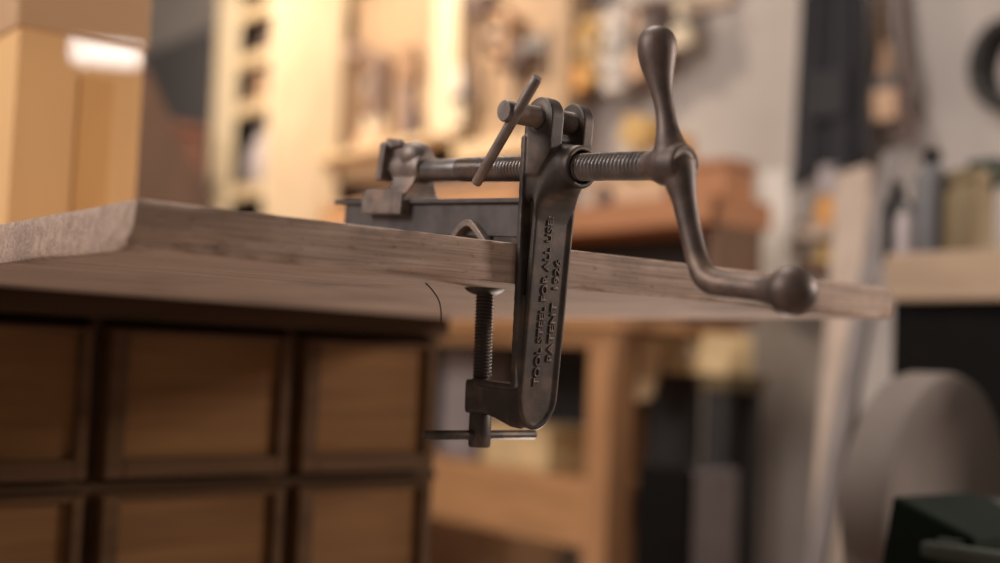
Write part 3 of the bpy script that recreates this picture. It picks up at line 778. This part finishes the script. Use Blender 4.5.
t = thing('shop_brush', 'dark green brush standing beside the wide brown jar', 'brush', (RX + .2, at(987, 220, 'x', RX + .2).y, zb4))
hh = hz(160, 987, RX + .2)
obj('handle', lathe(bmesh.new(), (0, 0, 0), (0, 0, 1), [(0, .018), (hh*.3, .012), (hh*.6, .013), (hh*.75, .017), (hh*.75, 0)], 16), M['black'], t, autosm=40)
obj('bristles', bx((-.018, -.034, hh*.74), (.018, .034, hh)), M['greygreen'], t, bevel=.005)

# ---- pale uprights and the leaning plank between the benches
def plank(name, top_, bot, X0, X1, wpx, mt, label, cat, th=.03):
    """plank leaning from a floor point seen along the same line up to its top"""
    A = at(*top_, 'x', X1); B = at(*bot, 'x', X0); d = A - B
    k = B.z/d.z; B0 = B - d*k; B0.z = .016
    d = A - B0; up_ = d.normalized(); wv = Vector((0, 1, 0)); wv = (wv - up_*wv.dot(up_)).normalized(); nv = up_.cross(wv)
    m_ = Matrix((wv, nv, up_)).transposed().to_4x4(); m_.translation = B0
    hw = wpx
    return tag(obj(name, box(bmesh.new(), (-hw, -th/2, 0), (hw, th/2, d.length), m_), mt, bevel=.004), label, cat)
plank('long_plank', (855, 172), (830, 560), 1.85, 2.2, .042, M['plankw'], 'tall pale plank standing behind the end of the bench board', 'plank')
plank('thin_lath', (893, 152), (866, 300), 1.95, 2.1, .022, M['lathw'], 'narrow greyish lath leaning right of the tall pale plank', 'lath', .02)
s_ = span(760, 172, 786, 298, 2.62)
t = thing('wall_box', 'whitish narrow box mounted on the wall right of the shelf case', 'box', (2.62, s_[0], s_[2]))
obj('body', bx((.01, 0, 0), (.08, s_[1] - s_[0], s_[3] - s_[2])), M['white'], t, bevel=.006)
obj('cover', bx((0, -.004, -.004), (.012, s_[1] - s_[0] + .004, s_[3] - s_[2] + .004)), M['white'], t, bevel=.004)
# small rack between post and plank
zr_ = at(805, 226, 'x', 2.49).z; zr3 = at(805, 262, 'x', 2.49).z
y0_, y1r = at(826, 240, 'x', 2.49).y, at(791, 240, 'x', 2.49).y - .02
t = thing('tool_rack', 'narrow two shelf rack on the wall left of the tall plank', 'rack', (2.49, y0_, 0))
for z in (zr_, zr3): obj('shelf', bx((0, 0, z - .035), (.21, y1r - y0_, z)), M['palewood'] if z == zr_ else M['brown'], t, bevel=.002)
for x in (.02, .19):
    for y in (-.02, y1r - y0_): obj('upright', bx((x, y, zr3 - .09 - 0), (x + .02, y + .02, zr_ + .02)), M['brown'], t, bevel=.002)
P = at(805, 215, 'x', 2.3)
jar('yellow_pot', (2.56, (y0_ + y1r)/2, zr_ + .0005), .036, .085, M['orange'], 'yellow pot on the upper shelf of the narrow rack', 'pot')
jar('yellow_pot', (2.56, (y0_ + y1r)/2, zr3 + .0005), .036, .072, M['yellow'], 'yellow pot on the lower shelf of the narrow rack', 'pot')
P = at(808, 168, 'x', 2.6)
jar('pink_ornament', (2.56, (y0_ + y1r)/2 - .0, zr_ + .0865), .030, .085, M['lav'], 'small greyish pot stacked on the upper yellow pot', 'pot')

# ---- sandstone grinding wheel and green tool box at lower right
GY = at(914, 515, 'x', 1.38)
t = thing('grindstone', 'large grey sandstone grinding wheel standing before the right bench', 'grindstone', (GY.x - .05, GY.y - .06, 0), math.radians(6))
gr = .192; gz = at(925, 372, 'y', GY.y - .06).z - gr
obj('wheel', lathe(bmesh.new(), (0, -.035, gz), (0, 1, 0), [(0, .025), (0, gr - .012), (.006, gr - .003), (.014, gr), (.062, gr), (.07, gr - .003), (.076, gr - .012), (.076, .025)], 72), M['stone'], t, autosm=35)
obj('axle', tube(bmesh.new(), [(0, -.12, gz), (0, .11, gz)], .022, 16), M['greyd'], t, autosm=40)
for y in (-.10, .09):
    fr = obj('stand', bmesh.new(), M['brown'], t)
    bm = bmesh.new()
    for sx in (-1, 1): tube(bm, [(0, y, gz), (sx*.18, y, .0)], .022, 8)
    tube(bm, [(-.15, y, gz*.3), (.15, y, gz*.3)], .016, 8)
    bm.to_mesh(fr.data); bm.free()
TB = at(955, 540, 'x', .98)
zt2 = at(930, 494, 'x', .98).z
zsd = TB.z - .07
t = thing('wooden_stool', 'dark stool carrying the green tool box at lower right corner', 'stool', (TB.x, TB.y, 0))
obj('seat', bx((-.12, -.2, zsd - .03), (.12, .2, zsd)), M['brown'], t, bevel=.004)
for x in (-.115, .075):
    for y in (-.18, .14): obj('leg', bx((x, y, 0), (x + .04, y + .04, zsd - .03)), M['brown'], t, bevel=.003)
t = thing('green_tool_box', 'dark green tool box with grey-green bar handle at lower right corner', 'tool box', (TB.x, TB.y, zsd + .0005))
y_l = at(914, 560, 'x', .98).y - TB.y; y_p = at(929, 497, 'x', .98).y - TB.y; y_r = at(1010, 515, 'x', .98).y - TB.y
bm = prism(bmesh.new(), [(y_l, 0), (y_l, .02), (y_p, zt2 - zsd), (y_p - .02, zt2 - zsd - .006), (y_r, .085), (y_r, 0)], -.07, .09, lambda p, q, d: Vector((d, p, q)))
obj('body', bm, M['green'], t, bevel=.004)
obj('handle', bx((-.095, y_r - .06, .060), (-.075, y_p - .05, .076)), M['greygreen'], t, bevel=.004)
for y in (y_r + .01, y_p - .075): obj('bracket', bx((-.08, y, .055), (-.068, y + .015, .08)), M['greygreen'], t, bevel=.002)

# ---- a loose wire end below the board
P = [at(a, b, 'y', yv) for a, b, yv in ((424, 286, .06), (433, 291, .062), (439, 301, .064), (441, 312, .066), (441, 322, .068))]
P[0].z = H - T + .001
tag(obj('loose_wire', tube(bmesh.new(), [tuple(p) for p in spline([tuple(p) for p in P], 4)], .0005, 6), M['black'], smooth=True), 'thin dark wire end hanging from the underside of the bench top', 'wire')
# ================================================================ LIGHT
def area(name, loc, target, size, power, col=(1, 1, 1), sy=None):
    l = bpy.data.lights.new(name, 'AREA'); l.energy = power; l.color = col; l.size = size
    if sy: l.shape = 'RECTANGLE'; l.size_y = sy
    o = bpy.data.objects.new(name, l); C.objects.link(o); o.location = loc
    o.rotation_euler = (Vector(target) - Vector(loc)).to_track_quat('-Z', 'Y').to_euler()
    return o
w = bpy.data.worlds.new('world'); S.world = w; w.use_nodes = True
w.node_tree.nodes['Background'].inputs['Color'].default_value = (1, .86, .74, 1)
w.node_tree.nodes['Background'].inputs['Strength'].default_value = .21
area('window_light', (-2.2, 1.2, 2.5), (.3, .3, .8), 1.4, 105, (1, .92, .87))
area('ceiling_light', (.6, .9, 2.9), (.5, .6, .8), 1.0, 45, (1, .88, .76))
area('work_lamp', (2.45, -.95, 1.35), (.4, .1, .8), .24, 44, (1, .86, .76))
area('tube_lamp', (1.42, -2.2, 1.83), (.3, .3, 1.0), .24, 3.2, (1, .96, .92), .08)
area('shelf_lamp', (1.35, 3.3, 2.7), (2.35, 3.8, 1.6), .35, 62, (1, .82, .62))
area('added_low_fill', (1.30, .64, .12), (.45, .25, .82), .3, 8, (1, .84, .72))  # unseen fill, added for floor bounce onto the underside of the board
S.view_settings.view_transform = 'Standard'; S.view_settings.look = 'None'
S.view_settings.gamma = 1; S.view_settings.use_curve_mapping = False
S.view_settings.exposure = 0
